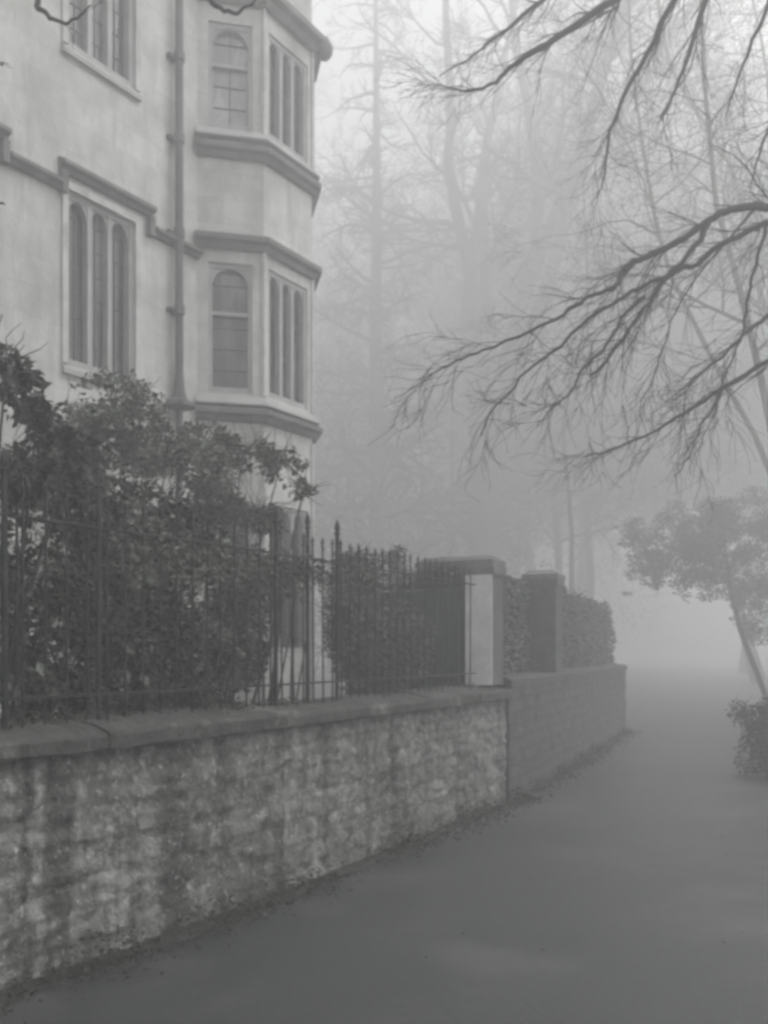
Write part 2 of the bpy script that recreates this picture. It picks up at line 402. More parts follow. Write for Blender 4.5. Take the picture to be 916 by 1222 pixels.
# railing
rl = thing('iron_railing', 'black spear topped iron railings standing on the low rubble wall', 'railing', (-.8, 6.1, 1.22))
RN = -.17; sA = .5; sB = S1[-1] - .42
def rp(s, z, n=RN):
    p, d, nn = along(wl, S1, s); q = p + nn * n; return Vector((q.x, q.y, z))
for z in (1.36, 2.25):
    m = MB(); m.sweep([rp(sA + (sB - sA) * k / 40, 0) for k in range(41)], [(-.018, z - .006), (.018, z - .006), (.018, z + .006), (-.018, z + .006)]); part(m, 'rail', M['iron'], rl)
def s_at_px(px):
    lo, hi = 0, S1[-1]
    for _ in range(50):
        md = (lo + hi) / 2; q = rp(md, 0)
        if CX + F * q.x / q.y < px: lo = md
        else: hi = md
    return lo
std = [s_at_px(x) for x in (6, 118, 329, 367, 402)]
bars = []; k = 0; s = sA
while s < sB:
    if all(abs(s - q) > .05 for q in std): bars.append((s, False))
    s += .13
bars += [(q, True) for q in std]
for s, big in sorted(bars):
    q = rp(s, 0); r = .0165 if big else .0075; top = 2.47 if big else 2.36 + rnd.uniform(-.01, .01)
    lean = Vector((rnd.uniform(-.008, .008), rnd.uniform(-.008, .008), 0))
    b = MB(); b.tube([Vector((q.x, q.y, 1.21)), Vector((q.x, q.y, top)) + lean], [r, r], 6)
    o = part(b, 'standard' if big else 'bar', M['iron'], rl)
    t = MB(); e = Vector((q.x, q.y, top)) + lean; u = Vector((0, 0, 1)); k = 1.3 if big else .8
    t.tube([e - u * .012, e, e + u * .012, e + u * .03 * k, e + u * .055 * k, e + u * .085 * k], [r, r * 1.6, r * .9, .017 * k, .012 * k, .001], 6)
    sub(t, 'spear_tip', M['iron'], o, rl)

# gate pier at the end of the wall
def pier(root, c, d, size, z0, z1, cap, m_shaft, m_neck, ext=0.0, m_face=None):
    n = Vector((d.y, -d.x))
    def pr(sz, za, zb, sz2=None, back=0.0):
        sz2 = sz2 or sz; r = MB(); cs = []
        for s_, z in ((sz / 2, za), (sz2 / 2, zb)):
            for (i, j) in ((-1, -1), (-1, 1), (1, 1), (1, -1)):
                q = c + d * (i * s_) + n * (j * s_ - (back if j < 0 else 0)); cs.append((q.x, q.y, z))
        r.hexa(cs); return r
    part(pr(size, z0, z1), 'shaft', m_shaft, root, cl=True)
    if m_face:  # thin paler slab: light and dark faces of the pier set by colour
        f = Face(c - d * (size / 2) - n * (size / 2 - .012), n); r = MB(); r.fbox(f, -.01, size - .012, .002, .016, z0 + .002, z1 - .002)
        part(r, 'pale_face', m_face, root, cl=True)['label'] = 'pale face'
    part(pr(size + .05, z1 + .001, z1 + .09), 'neck', m_neck, root, cl=True)
    a = pr(cap, z1 + .091, z1 + .15, None, ext); b = pr(cap - .02, z1 + .151, z1 + .20, cap - .16, ext); a.add(b.v, b.f); part(a, 'cap', M['mould_stone'], root, cl=True)
p, d, n = along(wl, S1, S1[-1] - .17)
pc = p + n * -.17
gp = thing('gate_pier', 'stone pier with one pale face and dark cap at the end of the rubble wall', 'pier', (pc.x, pc.y, 1.24))
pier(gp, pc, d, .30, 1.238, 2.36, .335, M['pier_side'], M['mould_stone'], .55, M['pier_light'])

# second, darker wall beyond the pier
Q2 = Vector((4.72, 18.0))
w2 = [W2 + Vector((.045, .02)), Vector((2.72, 13.0)), Q2]; w2 = catmull(w2, 10); S2 = arc(w2)
fw = thing('far_wall', 'dark lower wall fading into fog beyond the pale pier', 'wall', (Q2.x, Q2.y, 0))
m, uv = rough_wall(w2, S2, 0, 1.2, .02, 9.1, .05)
o = m.build('masonry', M['wall_dark'], None, True); lay = o.data.uv_layers.new(name='UVMap')
for lp in o.data.loops: lay.data[lp.index].uv = uv[lp.vertex_index]
o.data.transform(Matrix.Translation(-fw.location)); o.parent = fw
m = MB(); m.sweep(w2, [(-.38, 1.201), (.02, 1.201), (.02, 1.28), (-.05, 1.31), (-.38, 1.31)]); part(m, 'coping', M['wall_dark'], fw, cl=True)
sp = 0
for i in range(400):
    q = along(w2, S2, S2[-1] * i / 400)[0]
    if CX + F * q.x / q.y < 664: sp = S2[-1] * i / 400
p, d, n = along(w2, S2, sp); pc2 = p - n * .17
g2 = thing('gate_pier', 'dim dark pier with flat cap rising from the far wall', 'pier', (pc2.x, pc2.y, 1.31))
pier(g2, pc2, d, .40, 1.312, 2.40, .46, M['wall_dark'], M['wall_dark'])

# ------------------------------------------------------------------ ground
def sheet(name, pts, m, z):
    b = MB(); b.add([(x, y, z) for x, y in pts], [tuple(range(len(pts)))]); o = b.build(name, m); return tag(o, kind='structure')
G = 400
sheet('ground', [(-G, -G), (G, -G), (G, G), (-G, G)], M['soil'], 0)
lane = [(v.x, v.y) for v in wl] + [(v.x, v.y) for v in w2] + [(4.7, 19), (4.0, 27), (5, 45), (18, 110), (70, 120), (40, 60), (19, 26), (10.5, 15.5), (8.2, 11), (7.4, 6), (7, 0), (6, -6), (-6, -6)]
sheet('lane', lane, M['road'], .004)
inner = [v - Vector(((along(wl, S1, S1[i])[2]).x, (along(wl, S1, S1[i])[2]).y)) * .36 for i, v in enumerate(wl)]
gb = [(v.x, v.y) for v in inner] + [(Rj.x + .6, Rj.y - .2)] + [(E3.x, E3.y), (Mj.x, Mj.y), (E0.x, E0.y)]
sheet('garden_bed', gb, M['soil'], .006)
# mossy dirt strip with a ragged edge at the foot of the wall
b = MB(); N = 160; full = wl + w2; SF = arc(full); rr = random.Random(8)
for i in range(N + 1):
    p, d, n = along(full, SF, SF[-1] * i / N); wd = .13 + .09 * noise.noise(Vector((i * .23, 0, 1))) + .05 * noise.noise(Vector((i * .9, 3, 1)))
    a = p - n * .02; c_ = p + n * max(.04, wd); b.v += [(a.x, a.y, .03), (p.x + n.x * wd * .5, p.y + n.y * wd * .5, .02), (c_.x, c_.y, .008)]
for i in range(N): b.f += [(3 * i, 3 * i + 1, 3 * i + 4, 3 * i + 3), (3 * i + 1, 3 * i + 2, 3 * i + 5, 3 * i + 4)]
tag(b.build('gutter', M['gutter'], None, True), kind='structure')
b = MB()
for i in range(15000):
    p, d, n = along(full, SF, SF[-1] * rr.random()); k = abs(rr.gauss(0, .13)); cl = noise.noise(Vector((p.x * 1.7, p.y * 1.7, 4)))
    if rr.random() > .55 + cl: continue
    q = p + n * (k + .02); hgt = max(0, .10 * (1 + cl) - k * .8)
    b.leaf(Vector((q.x, q.y, .012 + rr.random() * (.02 + hgt))), rr.uniform(.015, .045), rr.uniform(.008, .022), rr)
for i in range(5000):
    s_ = S1[-1] * rr.random(); p, d, n = along(wl, S1, s_); off = -abs(rr.gauss(.24, .12)); cl = noise.noise(Vector((p.x * 2.2, p.y * 2.2, 9)))
    if rr.random() > .45 + 1.3 * cl or off < -.40: continue
    q = p + n * off; b.leaf(Vector((q.x, q.y, 1.225 + rr.random() * .035 * (1 + cl))), rr.uniform(.015, .045), rr.uniform(.008, .022), rr)
for i in range(160):
    q = Vector((rr.uniform(-2, 4), rr.uniform(4, 15)))
    b.leaf(Vector((q.x, q.y, .007)), rr.uniform(.012, .03), rr.uniform(.008, .018), rr)
tag(b.build('leaf_litter', M['litter']), 'scattered dead leaves and moss along the foot and coping of the rubble wall', 'leaves', kind='stuff')

# ------------------------------------------------------------------ plants
def ell(px, py, Y, rx, ry, dpt): return (at(px, py, Y), rx / F * Y, ry / F * Y, dpt)
def leaf_cloud(mb, ells, n, L, seed, clump=.55, thr=.0):
    rnd = random.Random(seed); vol = [e[1] * e[2] * e[3] for e in ells]; tot = sum(vol)
    for e, v in zip(ells, vol):
        k = int(n * v / tot); cnt = 0; tries = 0
        while cnt < k and tries < k * 12:
            tries += 1
            p = Vector((rnd.uniform(-1, 1), rnd.uniform(-1, 1), rnd.uniform(-1, 1))); l2 = p.length
            if l2 > 1: continue
            if rnd.random() > .35 + l2 * .65: continue
            q = e[0] + Vector((p.x * e[1], p.y * e[3], p.z * e[2]))
            f = noise.noise(q * (1.6 / clump)) + .45 * noise.noise(q * (4.5 / clump))
            if f < thr - .25 + .5 * (l2 ** 3): continue
            z_ = L * min(2.0, math.exp(rnd.gauss(-.1, .42))); mb.leaf(q, z_, z_ * rnd.uniform(.35, .65), rnd); cnt += 1
def jit_path(p, d, L, n, jit, trop, rnd):
    pts = [p.copy()]; d = d.normalized()
    for i in range(n):
        d = (d + Vector((rnd.gauss(0, jit), rnd.gauss(0, jit), rnd.gauss(0, jit))) + Vector((0, 0, trop))).normalized()
        pts.append(pts[-1] + d * (L / n))
    return pts
def twigs(mb, pts, r0, r1, rnd, level, dens, Lk, ang=.8, trop=-.02, rmin=.003, sides=4, maxlev=3):
    """side shoots along a limb, recursively"""
    tot = sum((b - a).length for a, b in zip(pts, pts[1:])); n = max(1, int(tot * dens))
    for i in range(n):
        t = rnd.uniform(.12, 1); k = t * (len(pts) - 1); j = min(int(k), len(pts) - 2); f = k - j
        p = pts[j].lerp(pts[j + 1], f); d = (pts[j + 1] - pts[j]).normalized()
        r = (r0 + (r1 - r0) * t) * rnd.uniform(.45, .7)
        if r < rmin: r = rmin
        ax = d.orthogonal(); ax = Matrix.Rotation(rnd.uniform(0, 6.28), 3, d) @ ax
        nd = (d * math.cos(ang) + ax.normalized() * math.sin(ang) * rnd.uniform(.7, 1.2)).normalized()
        L = Lk * rnd.uniform(.45, 1.15) * (1.1 - .5 * t)
        q = jit_path(p, nd, L, 5, .22, trop, rnd)
        mb.tube(q, [max(rmin * .6, r * (1 - .8 * s_ / 5)) for s_ in range(6)], sides if r > .012 else 3, cap=False)
        if level < maxlev: twigs(mb, q, r, r * .25, rnd, level + 1, dens * 1.55, Lk * .52, ang, trop, rmin, 3, maxlev)

FAR = 1.62
def bare_tree(name, label, cat, px, Y, H, r, seed, group, lean=(0, 0), stems=1, first=.35, limbs=14, limb_len=.36, trop=.03, dens=1.1, maxlev=3, rmin=.006, up=.6, mat_='bark', path=None, wob=.05):
    if not path: Y *= FAR; H *= FAR; r *= FAR
    if Y > 25: rmin *= 1.15
    rnd = random.Random(seed); b = Vector(((px - CX) / F * Y, Y, 0))
    if path: b = path[0].copy()
    root = thing(name, label, cat, b, group)
    tr = MB(); cr = MB()
    tops = []
    for sidx in range(stems):
        if path: pts = path
        elif stems == 1: pts = jit_path(b, Vector((lean[0], lean[1], 1)), H, 14, .06, .02, rnd)
        else:
            a = 6.28 * sidx / stems + rnd.random(); sp_ = .09 + rnd.random() * .10
            base = b + Vector((0, 0, H * first * .55))
            pts = [b, b + Vector((0, 0, H * first * .3)), base] + jit_path(base, Vector((math.cos(a) * sp_, math.sin(a) * sp_ * .6, 1)), H * (1 - first * .55), 13, wob, .05, rnd)[1:]
        rr_ = [r * (.62 if stems > 1 and i > 2 else 1) * (1 - .88 * (i / (len(pts) - 1)) ** .9) for i in range(len(pts))]
        rr_[0] *= 1.35
        tr.tube(pts, rr_, 9); tops.append((pts, rr_))
    for pts, rr_ in tops:
        for i in range(max(3, limbs // stems)):
            t = first + (1 - first) * ((i + rnd.random()) / max(3, limbs // stems)); k = t * (len(pts) - 1); j = min(int(k), len(pts) - 2)
            p = pts[j].lerp(pts[j + 1], k - j); rl_ = rr_[j] * rnd.uniform(.35, .6)
            a = rnd.uniform(0, 6.28); nd = Vector((math.cos(a), math.sin(a), up * rnd.uniform(.5, 1.5)))
            L = H * limb_len * (1.15 - .75 * t) * rnd.uniform(.7, 1.2)
            q = jit_path(p, nd, L, 8, .17, trop, rnd)
            cr.tube(q, [max(rmin, rl_ * (1 - .85 * s_ / 8)) for s_ in range(9)], 5, cap=False)
            twigs(cr, q, rl_, rl_ * .2, rnd, 1, dens, L * .48, .75, trop * .6, rmin, 4, maxlev)
    part(tr, 'trunk', M[mat_], root, True); part(cr, 'crown', M[mat_], root, True)
    return root

# tall straight tree with short drooping side branches
pa = [Vector(((449 - CX) / F * 42 + random.Random(3 + i).uniform(-.08, .08), 42, i * 3.1)) for i in range(12)]
bare_tree('larch_tree', 'tall straight larch trunk with short drooping twigs, seen just right of the house', 'tree', 449, 42, 34, .5, 11, 'bare trees in the fog', path=pa, first=.12, limbs=90, limb_len=.14, trop=-.03, dens=2.6, maxlev=3, rmin=.010, up=.15)
bare_tree('forked_tree', 'bare tree forking into several upright stems near the middle of the fog', 'tree', 578, 24, 21, .5, 29, 'bare trees in the fog', stems=6, first=.46, limbs=66, limb_len=.24, dens=1.7, rmin=.010, wob=.11)
for i, (px, Y, H, r, sd, lab) in enumerate((
        (515, 40, 25, .24, 31, 'faint bare tree between the larch and the forked tree'),
        (640, 36, 24, .26, 37, 'faint bare tree just right of the forked tree'),
        (690, 42, 27, .28, 41, 'faint bare tree standing behind the far end of the hedge'),
        (890, 38, 26, .25, 43, 'faint bare tree behind the crown of the leaning evergreen'),
        (930, 30, 22, .25, 47, 'faint bare tree at the right edge behind the evergreen'),
        (398, 38, 24, .22, 53, 'faint bare tree close beside the corner of the house'),
        (905, 27, 22, .17, 73, 'faint bare tree leaning left over the lane from behind the leaning evergreen'),
        (935, 36, 26, .2, 83, 'second faint bare tree leaning left at the right edge, farther off'),
        (698, 33, 25, .17, 89, 'faint crooked bare tree over the squared end of the hedge'),
        (668, 30, 21, .16, 59, 'faint slim bare tree between the drooping boughs and the forked tree'),
        (620, 46, 28, .3, 71, 'very faint bare tree behind the forked tree, farthest of all'))):
    bare_tree('bare_tree', lab, 'tree', px, Y, H, r, sd, 'bare trees in the fog', lean=((-.22, 0) if sd in (73, 83) else (0, 0)), first=.2, limbs=40, limb_len=.30, dens=2.0, rmin=.010, maxlev=3)
# slender leaning trees on the right
pa = [at(*q) for q in ((975, 860, 17), (955, 700, 17), (930, 560, 17), (908, 454, 17), (882, 345, 17), (854, 245, 17), (842, 120, 17), (836, 0, 17), (833, -140, 17), (826, -260, 17))]
pa[0].z = 0
bare_tree('slender_tree', 'slender bare trunk curving up to the top right of the photo', 'tree', 975, 17, 18, .10, 61, 'bare trees in the fog', path=pa, first=.35, limbs=20, limb_len=.26, dens=2.2, rmin=.006)
pa = [at(*q) for q in ((985, 900, 19), (950, 640, 19), (900, 520, 19), (850, 430, 19), (800, 330, 19), (782, 267, 19), (764, 160, 19), (752, 60, 19), (748, -60, 19), (744, -170, 19))]
pa[0].z = 0
bare_tree('slender_tree', 'thinner bare trunk leaning left behind the dark foreground boughs', 'tree', 985, 19, 18, .075, 67, 'bare trees in the fog', path=pa, first=.4, limbs=20, limb_len=.26, dens=2.2, rmin=.006)

for pts_, lab, sd in ((((1010, 880, 24), (985, 640, 24), (948, 470, 24), (900, 330, 24), (872, 200, 24), (800, 80, 24), (780, -60, 24), (770, -170, 24)), 'grey crooked bare tree leaning in behind the drooping boughs from the right edge', 401),
                     (((1040, 870, 26), (1000, 620, 26), (960, 420, 26), (925, 250, 26), (915, 90, 26), (890, -40, 26), (880, -160, 26)), 'grey crooked bare tree nearest the top right corner behind the dark boughs', 409),
                     (((676, 840, 30), (682, 640, 30), (672, 500, 30), (700, 370, 30), (696, 220, 30), (712, 90, 30), (704, -40, 30), (700, -140, 30)), 'grey wavy bare tree rising behind the hedge and the tips of the boughs', 419)):
    pa = catmull([at(*q) for q in pts_], 3); pa[0].z = 0
    bare_tree('slender_tree', lab, 'tree', 0, pa[0].y, 19, .11 if sd != 419 else .085, sd, 'bare trees in the fog', path=pa, first=.28, limbs=34, limb_len=.26, dens=2.6, rmin=.0075)
# near tree: trunk out of frame on the right, boughs reaching in
def near_tree(name, label, base, trunk, tr, boughs, seed, dens=8.0, Lk=.75):
    root = thing(name, label, 'tree', base); rnd = random.Random(seed)
    m = MB(); n = len(trunk); m.tube(trunk, [tr * (1 - .6 * i / (n - 1)) * (1.4 if i == 0 else 1) for i in range(n)], 12); part(m, 'trunk', M['bark_dark'], root, True)
    for pts, Y0, Y1, r0, r1, dn in boughs:
        n = len(pts); P = [at(q[0], q[1], Y0 + (Y1 - Y0) * i / (n - 1)) for i, q in enumerate(pts)]
        P3 = []
        for i in range(n - 1):
            a, b = P[max(i - 1, 0)], P[min(i + 2, n - 1)]
            for k in range(4):
                t = k / 4; p0, p1, p2, p3 = a, P[i], P[i + 1], b
                q = .5 * ((2 * p1) + (p2 - p0) * t + (2 * p0 - 5 * p1 + 4 * p2 - p3) * t * t + (3 * p1 - p0 - 3 * p2 + p3) * t ** 3)
                P3.append(q + Vector((rnd.gauss(0, 1), rnd.gauss(0, 1), rnd.gauss(0, 1))) * .006)
        P3.append(P[-1]); k = len(P3)
        mb = MB(); mb.tube(P3, [r0 + (r1 - r0) * (i / (k - 1)) ** .8 for i in range(k)], 7)
        inside = [p for p in P3]
        twigs(mb, inside, r0 * .42, r1 * .8, rnd, 2, dens * dn, Lk, .42, -.04, .0024, 4, 3)
        part(mb, 'bough', M['bark_dark'], root, True)
T0 = at(1120, 0, 7.0)
trunk = [Vector((T0.x + .1, 7, 0)), at(1118, 620, 7.0), at(1108, 420, 7.0), at(1112, 200, 7.0), at(1095, 0, 7.0), at(1085, -200, 7.0), at(1060, -400, 7.2)]
B = [
 ([(1110, 380), (1040, 300), (975, 266), (930, 250), (900, 247), (863, 252), (845, 264), (790, 298), (759, 311), (741, 325), (736, 341), (709, 352), (672, 375), (632, 395), (577, 418), (545, 431), (509, 450)], 7, 5.7, .042, .004, 1),
 ([(845, 264), (834, 286), (813, 313), (790, 336), (768, 368), (741, 404), (722, 431), (704, 449)], 6.5, 6.2, .024, .008, 1.2),
 ([(975, 266), (940, 262), (913, 268), (890, 277), (850, 298), (831, 316), (813, 320), (790, 332), (759, 345), (736, 359), (700, 382), (668, 413), (636, 436), (609, 466), (586, 491), (574, 520)], 6.8, 5.9, .028, .005, 1),
 ([(768, 354), (741, 381), (722, 413), (695, 441), (682, 468), (659, 486), (640, 510)], 6.3, 6.0, .014, .004, 1.4),
 ([(918, 262), (913, 277), (900, 318), (890, 372), (886, 400), (872, 430), (859, 462), (850, 500)], 6.8, 6.6, .017, .004, 1.2),
 ([(1110, 420), (1020, 360), (960, 352), (916, 377), (886, 400), (859, 427), (836, 445), (815, 470)], 7, 6.7, .032, .004, 1.1),
 ([(1112, 480), (1030, 420), (960, 415), (916, 431), (863, 463), (818, 491), (782, 513), (727, 538), (695, 546)], 7.2, 7.4, .035, .005, 1),
 ([(863, 463), (848, 490), (836, 509), (822, 545), (804, 568)], 7.3, 7.3, .014, .004, 1.2),
 ([(900, 250), (870, 285), (820, 345), (795, 400), (780, 450), (762, 480)], 7.0, 7.4, .012, .003, 1.2),
 ([(1085, -200), (960, -190), (850, -110), (775, -35), (730, 0), (664, 46), (615, 76), (591, 97), (560, 109), (530, 103)], 7.2, 7.6, .06, .005, .9),
 ([(1085, -220), (900, -260), (760, -120), (690, -45), (645, 0), (603, 36), (566, 64), (524, 91)], 7.2, 8.2, .05, .004, .8),
 ([(1090, -100), (960, -150), (870, -110), (803, 0), (779, 49), (748, 109), (727, 158), (721, 206), (712, 236)], 7.0, 7.4, .045, .004, .9),
 ([(1092, -60), (980, -130), (890, -110), (845, -30), (838, 10), (824, 55), (803, 109), (790, 145)], 7.0, 6.8, .05, .006, .9),
 ([(1095, 0), (1000, -60), (940, -40), (905, 30), (880, 90), (865, 140)], 7.0, 7.2, .04, .004, .9),
 ([(1098, 60), (1000, 20), (950, 60), (925, 130), (905, 185), (895, 225)], 7.0, 7.2, .035, .004, .9),
]
near_tree('overhanging_tree', 'bare tree whose dark drooping boughs reach in from the right edge', (T0.x + .1, 7, 0), trunk, .2, B, 77)
# near tree in the garden, out of frame on the left; only its hanging twigs show
T1 = at(-330, 300, 5.4)
trunk = [Vector((T1.x, 5.4, 0)), at(-325, 560, 5.4), at(-310, 250, 5.4), at(-290, -80, 5.4), at(-270, -260, 5.4)]
B = [([(-300, 60), (-160, -60), (-40, -50), (35, -12), (46, 10), (60, 22), (78, 27), (96, 20), (110, 6)], 5.4, 5.0, .03, .0035, .5),
     ([(-290, -60), (-100, -160), (90, -150), (210, -60), (245, -8), (262, 8), (283, 15), (300, 4), (310, -6)], 5.4, 5.6, .035, .004, .5),
     ([(-305, 200), (-160, 190), (-60, 225), (-12, 240), (6, 244)], 5.4, 5.0, .02, .004, .4),
     ([(-300, 120), (-150, 40), (-60, 50), (-10, 68), (4, 76)], 5.4, 5.0, .02, .004, .4)]
near_tree('garden_tree', 'bare tree in the front garden whose thin looping twigs hang in at the top left', (T1.x, 5.4, 0), trunk, .12, B, 79, 1.6, .22)

def rail_climber():
    rnd = random.Random(404); f = MB(); st = MB(); b = rp(s_at_px(300), 0)
    root = thing('ivy', 'grey straggly ivy trailing along the top rail of the railings', 'ivy', (b.x, b.y, 1.23))
    for k in range(3):
        pts = [rp(s_at_px(150 + 290 * i / 24), 2.17 + .10 * noise.noise(Vector((i * .5, k, 2))), RN - .03 + .05 * noise.noise(Vector((i * .7, k, 7)))) for i in range(25)]
        st.tube(pts, [.007] * 25, 4)
        for i in range(24):
            for j in range(22):
                q = pts[i].lerp(pts[i + 1], rnd.random()); w_ = .5 + .9 * max(0, noise.noise(Vector((i * .35, k * .2, 11))) + .35)
                q = q + Vector((rnd.gauss(0, .05), rnd.gauss(0, .06), rnd.gauss(-.03, .09))) * w_
                f.leaf(q, rnd.uniform(.025, .06), rnd.uniform(.015, .035), rnd)
    for k in range(9):
        p = rp(s_at_px(rnd.uniform(170, 420)), 1.24, RN - .06); q = Vector((p.x + rnd.uniform(-.1, .1), p.y, 2.2)); st.tube([p, p.lerp(q, .5) + Vector((rnd.uniform(-.06, .06), 0, 0)), q], [.009, .008, .006], 4)
    part(f, 'foliage', M['leaf_pale'], root); part(st, 'stems', M['bark'], root)
def shrub(name, label, cat, ells, n, L, seed, leafm, base, stems=(), group=None, clump=.55, thr=0, stem_r=.02, twig=True, light=0):
    root = thing(name, label, cat, base, group); rnd = random.Random(seed)
    f = MB(); leaf_cloud(f, ells, n, L, seed, clump, thr); part(f, 'foliage', M[leafm], root)
    if light:
        f = MB(); leaf_cloud(f, ells, light, L * 1.15, seed + 1, clump * .6, thr + .2); part(f, 'young_foliage', M['leaf_pale'], root)['label'] = 'paler young leaves'
    st = MB(); b = Vector(base)
    for e in ells:
        q = b + Vector((rnd.uniform(-.15, .15), rnd.uniform(-.15, .15), 0)); mid = q.lerp(e[0], .5) + Vector((rnd.uniform(-.15, .15), 0, .15))
        pts = [q, q.lerp(mid, .5), mid, mid.lerp(e[0], .5), e[0]]
        st.tube(pts, [stem_r, stem_r * .9, stem_r * .7, stem_r * .5, stem_r * .3], 5)
        if twig:
            for k in range(26):
                d = Vector((rnd.gauss(0, 1), rnd.gauss(0, 1), rnd.gauss(.3, 1))).normalized()
                pp = jit_path(e[0], d, max(e[1], e[2]) * rnd.uniform(.7, 1.6), 5, .24, -.05, rnd)
                st.tube(pp, [stem_r * .3, stem_r * .25, stem_r * .2, stem_r * .15, stem_r * .12, .0015], 3, cap=False)
    for pts, r0 in stems:
        n_ = len(pts); st.tube([at(*q) for q in pts], [r0 * (1 - .75 * i / (n_ - 1)) for i in range(n_)], 6)
    part(st, 'stems', M['bark_dark'], root)
    return root

rail_climber()
gx = at(140, 700, 6.6)
shrub('leafy_shrub', 'big tangled dark shrub crowding behind the railings at the left', 'shrub',
      [ell(90, 590, 6.0, 80, 60, .5), ell(170, 640, 6.3, 85, 60, .5), ell(40, 720, 5.6, 70, 110, .4), ell(130, 740, 6.0, 75, 100, .45), ell(200, 740, 6.3, 50, 100, .4), ell(235, 650, 6.7, 50, 45, .4), ell(-70, 650, 5.2, 90, 130, .4), ell(60, 830, 5.6, 120, 40, .5), ell(190, 825, 6.2, 80, 40, .4)],
      24000, .05, 101, 'leaf_dark', (gx.x, gx.y, 0), clump=.45, thr=-.02, light=7000)
gx = at(150, 600, 7.4)
shrub('leafy_shrub', 'pale fuzzy shrub rising above the dark tangle under the tall left window', 'shrub',
      [ell(140, 490, 7.4, 62, 46, .5), ell(200, 545, 7.5, 60, 42, .5), ell(95, 530, 7.2, 60, 45, .5), ell(245, 560, 7.8, 45, 34, .4)],
      9000, .045, 103, 'leaf_pale', (gx.x, gx.y, 0), clump=.35, thr=.10)
gx = at(250, 700, 8.3)
shrub('arching_rose', 'leafy climbing rose arching across the foot of the bay to a drooping tip', 'rose',
      [ell(240, 530, 8.2, 45, 26, .25), ell(290, 540, 8.2, 48, 24, .25), ell(335, 553, 8.2, 34, 20, .22), ell(362, 584, 8.2, 24, 13, .15), ell(255, 605, 8.2, 44, 36, .3), ell(310, 615, 8.2, 45, 20, .3)],
      4300, .05, 107, 'leaf', (gx.x, gx.y, 0), clump=.3, thr=.08,
      stems=[([(215, 760, 8.3), (205, 640, 8.3), (215, 560, 8.2), (260, 528, 8.2), (310, 535, 8.2), (350, 560, 8.2), (380, 590, 8.2)], .02)])
gx = at(-40, 700, 5.3)
shrub('climbing_rose', 'near dark stemmed climber leaning in over the railings at the left edge', 'rose',
      [ell(8, 440, 5.2, 30, 40, .25), ell(45, 500, 5.3, 34, 30, .25), ell(20, 560, 5.2, 40, 40, .3), ell(85, 535, 5.4, 26, 24, .2)],
      1500, .06, 109, 'leaf_dark', (gx.x, gx.y, 0), clump=.3, thr=.04,
      stems=[([(-60, 780, 5.3), (-70, 560, 5.3), (-55, 440, 5.3), (0, 463, 5.3), (39, 494, 5.3), (79, 522, 5.4), (100, 560, 5.4), (125, 620, 5.5), (150, 680, 5.6)], .016),
             ([(-60, 600, 5.2), (-40, 470, 5.2), (-5, 400, 5.2), (3, 375, 5.2)], .012)])
gx = at(440, 820, 9.0)
shrub('leafy_shrub', 'dark rounded shrub behind the railings right of the bay', 'shrub',
      [ell(425, 745, 8.8, 42, 80, .4), ell(480, 770, 9.3, 40, 55, .3), ell(425, 680, 8.9, 32, 26, .3)], 8000, .05, 113, 'leaf', (gx.x, gx.y, 0), light=2500, clump=.4, thr=-.05)
gx = at(520, 820, 10.4)
shrub('leafy_shrub', 'pale ivy tumbling over the dark boards beside the pale pier', 'shrub',
      [ell(525, 684, 10.1, 38, 16, .25), ell(485, 690, 10.0, 26, 22, .25), ell(470, 665, 10.0, 20, 14, .2)], 1700, .055, 127, 'leaf_pale', (gx.x, gx.y, 0), clump=.3, stem_r=.012)
gx = at(300, 800, 7.6)
shrub('leafy_shrub', 'low dark shrub behind the railings below the bay', 'shrub',
      [ell(285, 740, 7.8, 40, 90, .3), ell(255, 790, 7.2, 40, 50, .3), ell(310, 690, 8.2, 60, 35, .3)], 8000, .05, 131, 'leaf_dark', (gx.x, gx.y, 0), light=2000, clump=.35, thr=0)
n0 = along(wl, S1, S1[-1] - .17)[2]
# dark board fence between house corner and pier
fb = Vector((pc.x, pc.y, 0)) + Vector((-n0.x, -n0.y, 0)) * .16; fa = fb + Vector((-n0.x, -n0.y, 0)) * 1.5
ff = Face(fa, fb - fa); Lf = (fb - fa).xy.length
fence = thing('board_fence', 'dark painted board fence behind the railings, left of the pale pier', 'fence', (fa.x, fa.y, 0))
m = MB(); k = 0; u = 0
while u < Lf - .05:
    m.fbox(ff, u, min(u + .118, Lf), -.02, 0, .05, 2.22 + .008 * (k % 3)); u += .125; k += 1
part(m, 'board_panel', M['boards'], fence)
m = MB(); m.fbox(ff, 0, Lf, -.03, .02, 2.24, 2.29); part(m, 'cap_rail', M['boards'], fence)

# hedge standing behind the far wall
hq = random.Random(137); hm = MB(); a0 = along(w2, S2, S2[-1] * .5)[0]
hg = thing('hedge', 'tall clipped hedge with a flat top rising behind the far wall in the fog', 'hedge', (a0.x, a0.y, 0))
for i in range(52000):
    hs0 = hq.uniform(.01, 1.055); p, d, n = along(w2, S2, S2[-1] * hs0); p = p + d * (max(0, hs0 - 1) * S2[-1]); face = hq.random()
    off = -.30 - hq.random() ** 2 * .7 if face < .7 else -.3 - .8 * hq.random()
    z = hq.uniform(.9, 2.42) if face < .7 else 2.42 - hq.random() ** 2 * .25
    q = p + n * off; k = .09 * noise.noise(Vector((q.x * .9, q.y * .9, z * 1.2))) + .05 * noise.noise(Vector((q.x * 3, q.y * 3, z * 3)))
    st = .10 if .22 < (p - w2[0]).length / S2[-1] < .50 else 0
    hm.leaf(Vector((q.x + n.x * k, q.y + n.y * k, z + k * 1.2 + st * (z - .9) * .6)), hq.uniform(.04, .085), hq.uniform(.025, .045), hq)
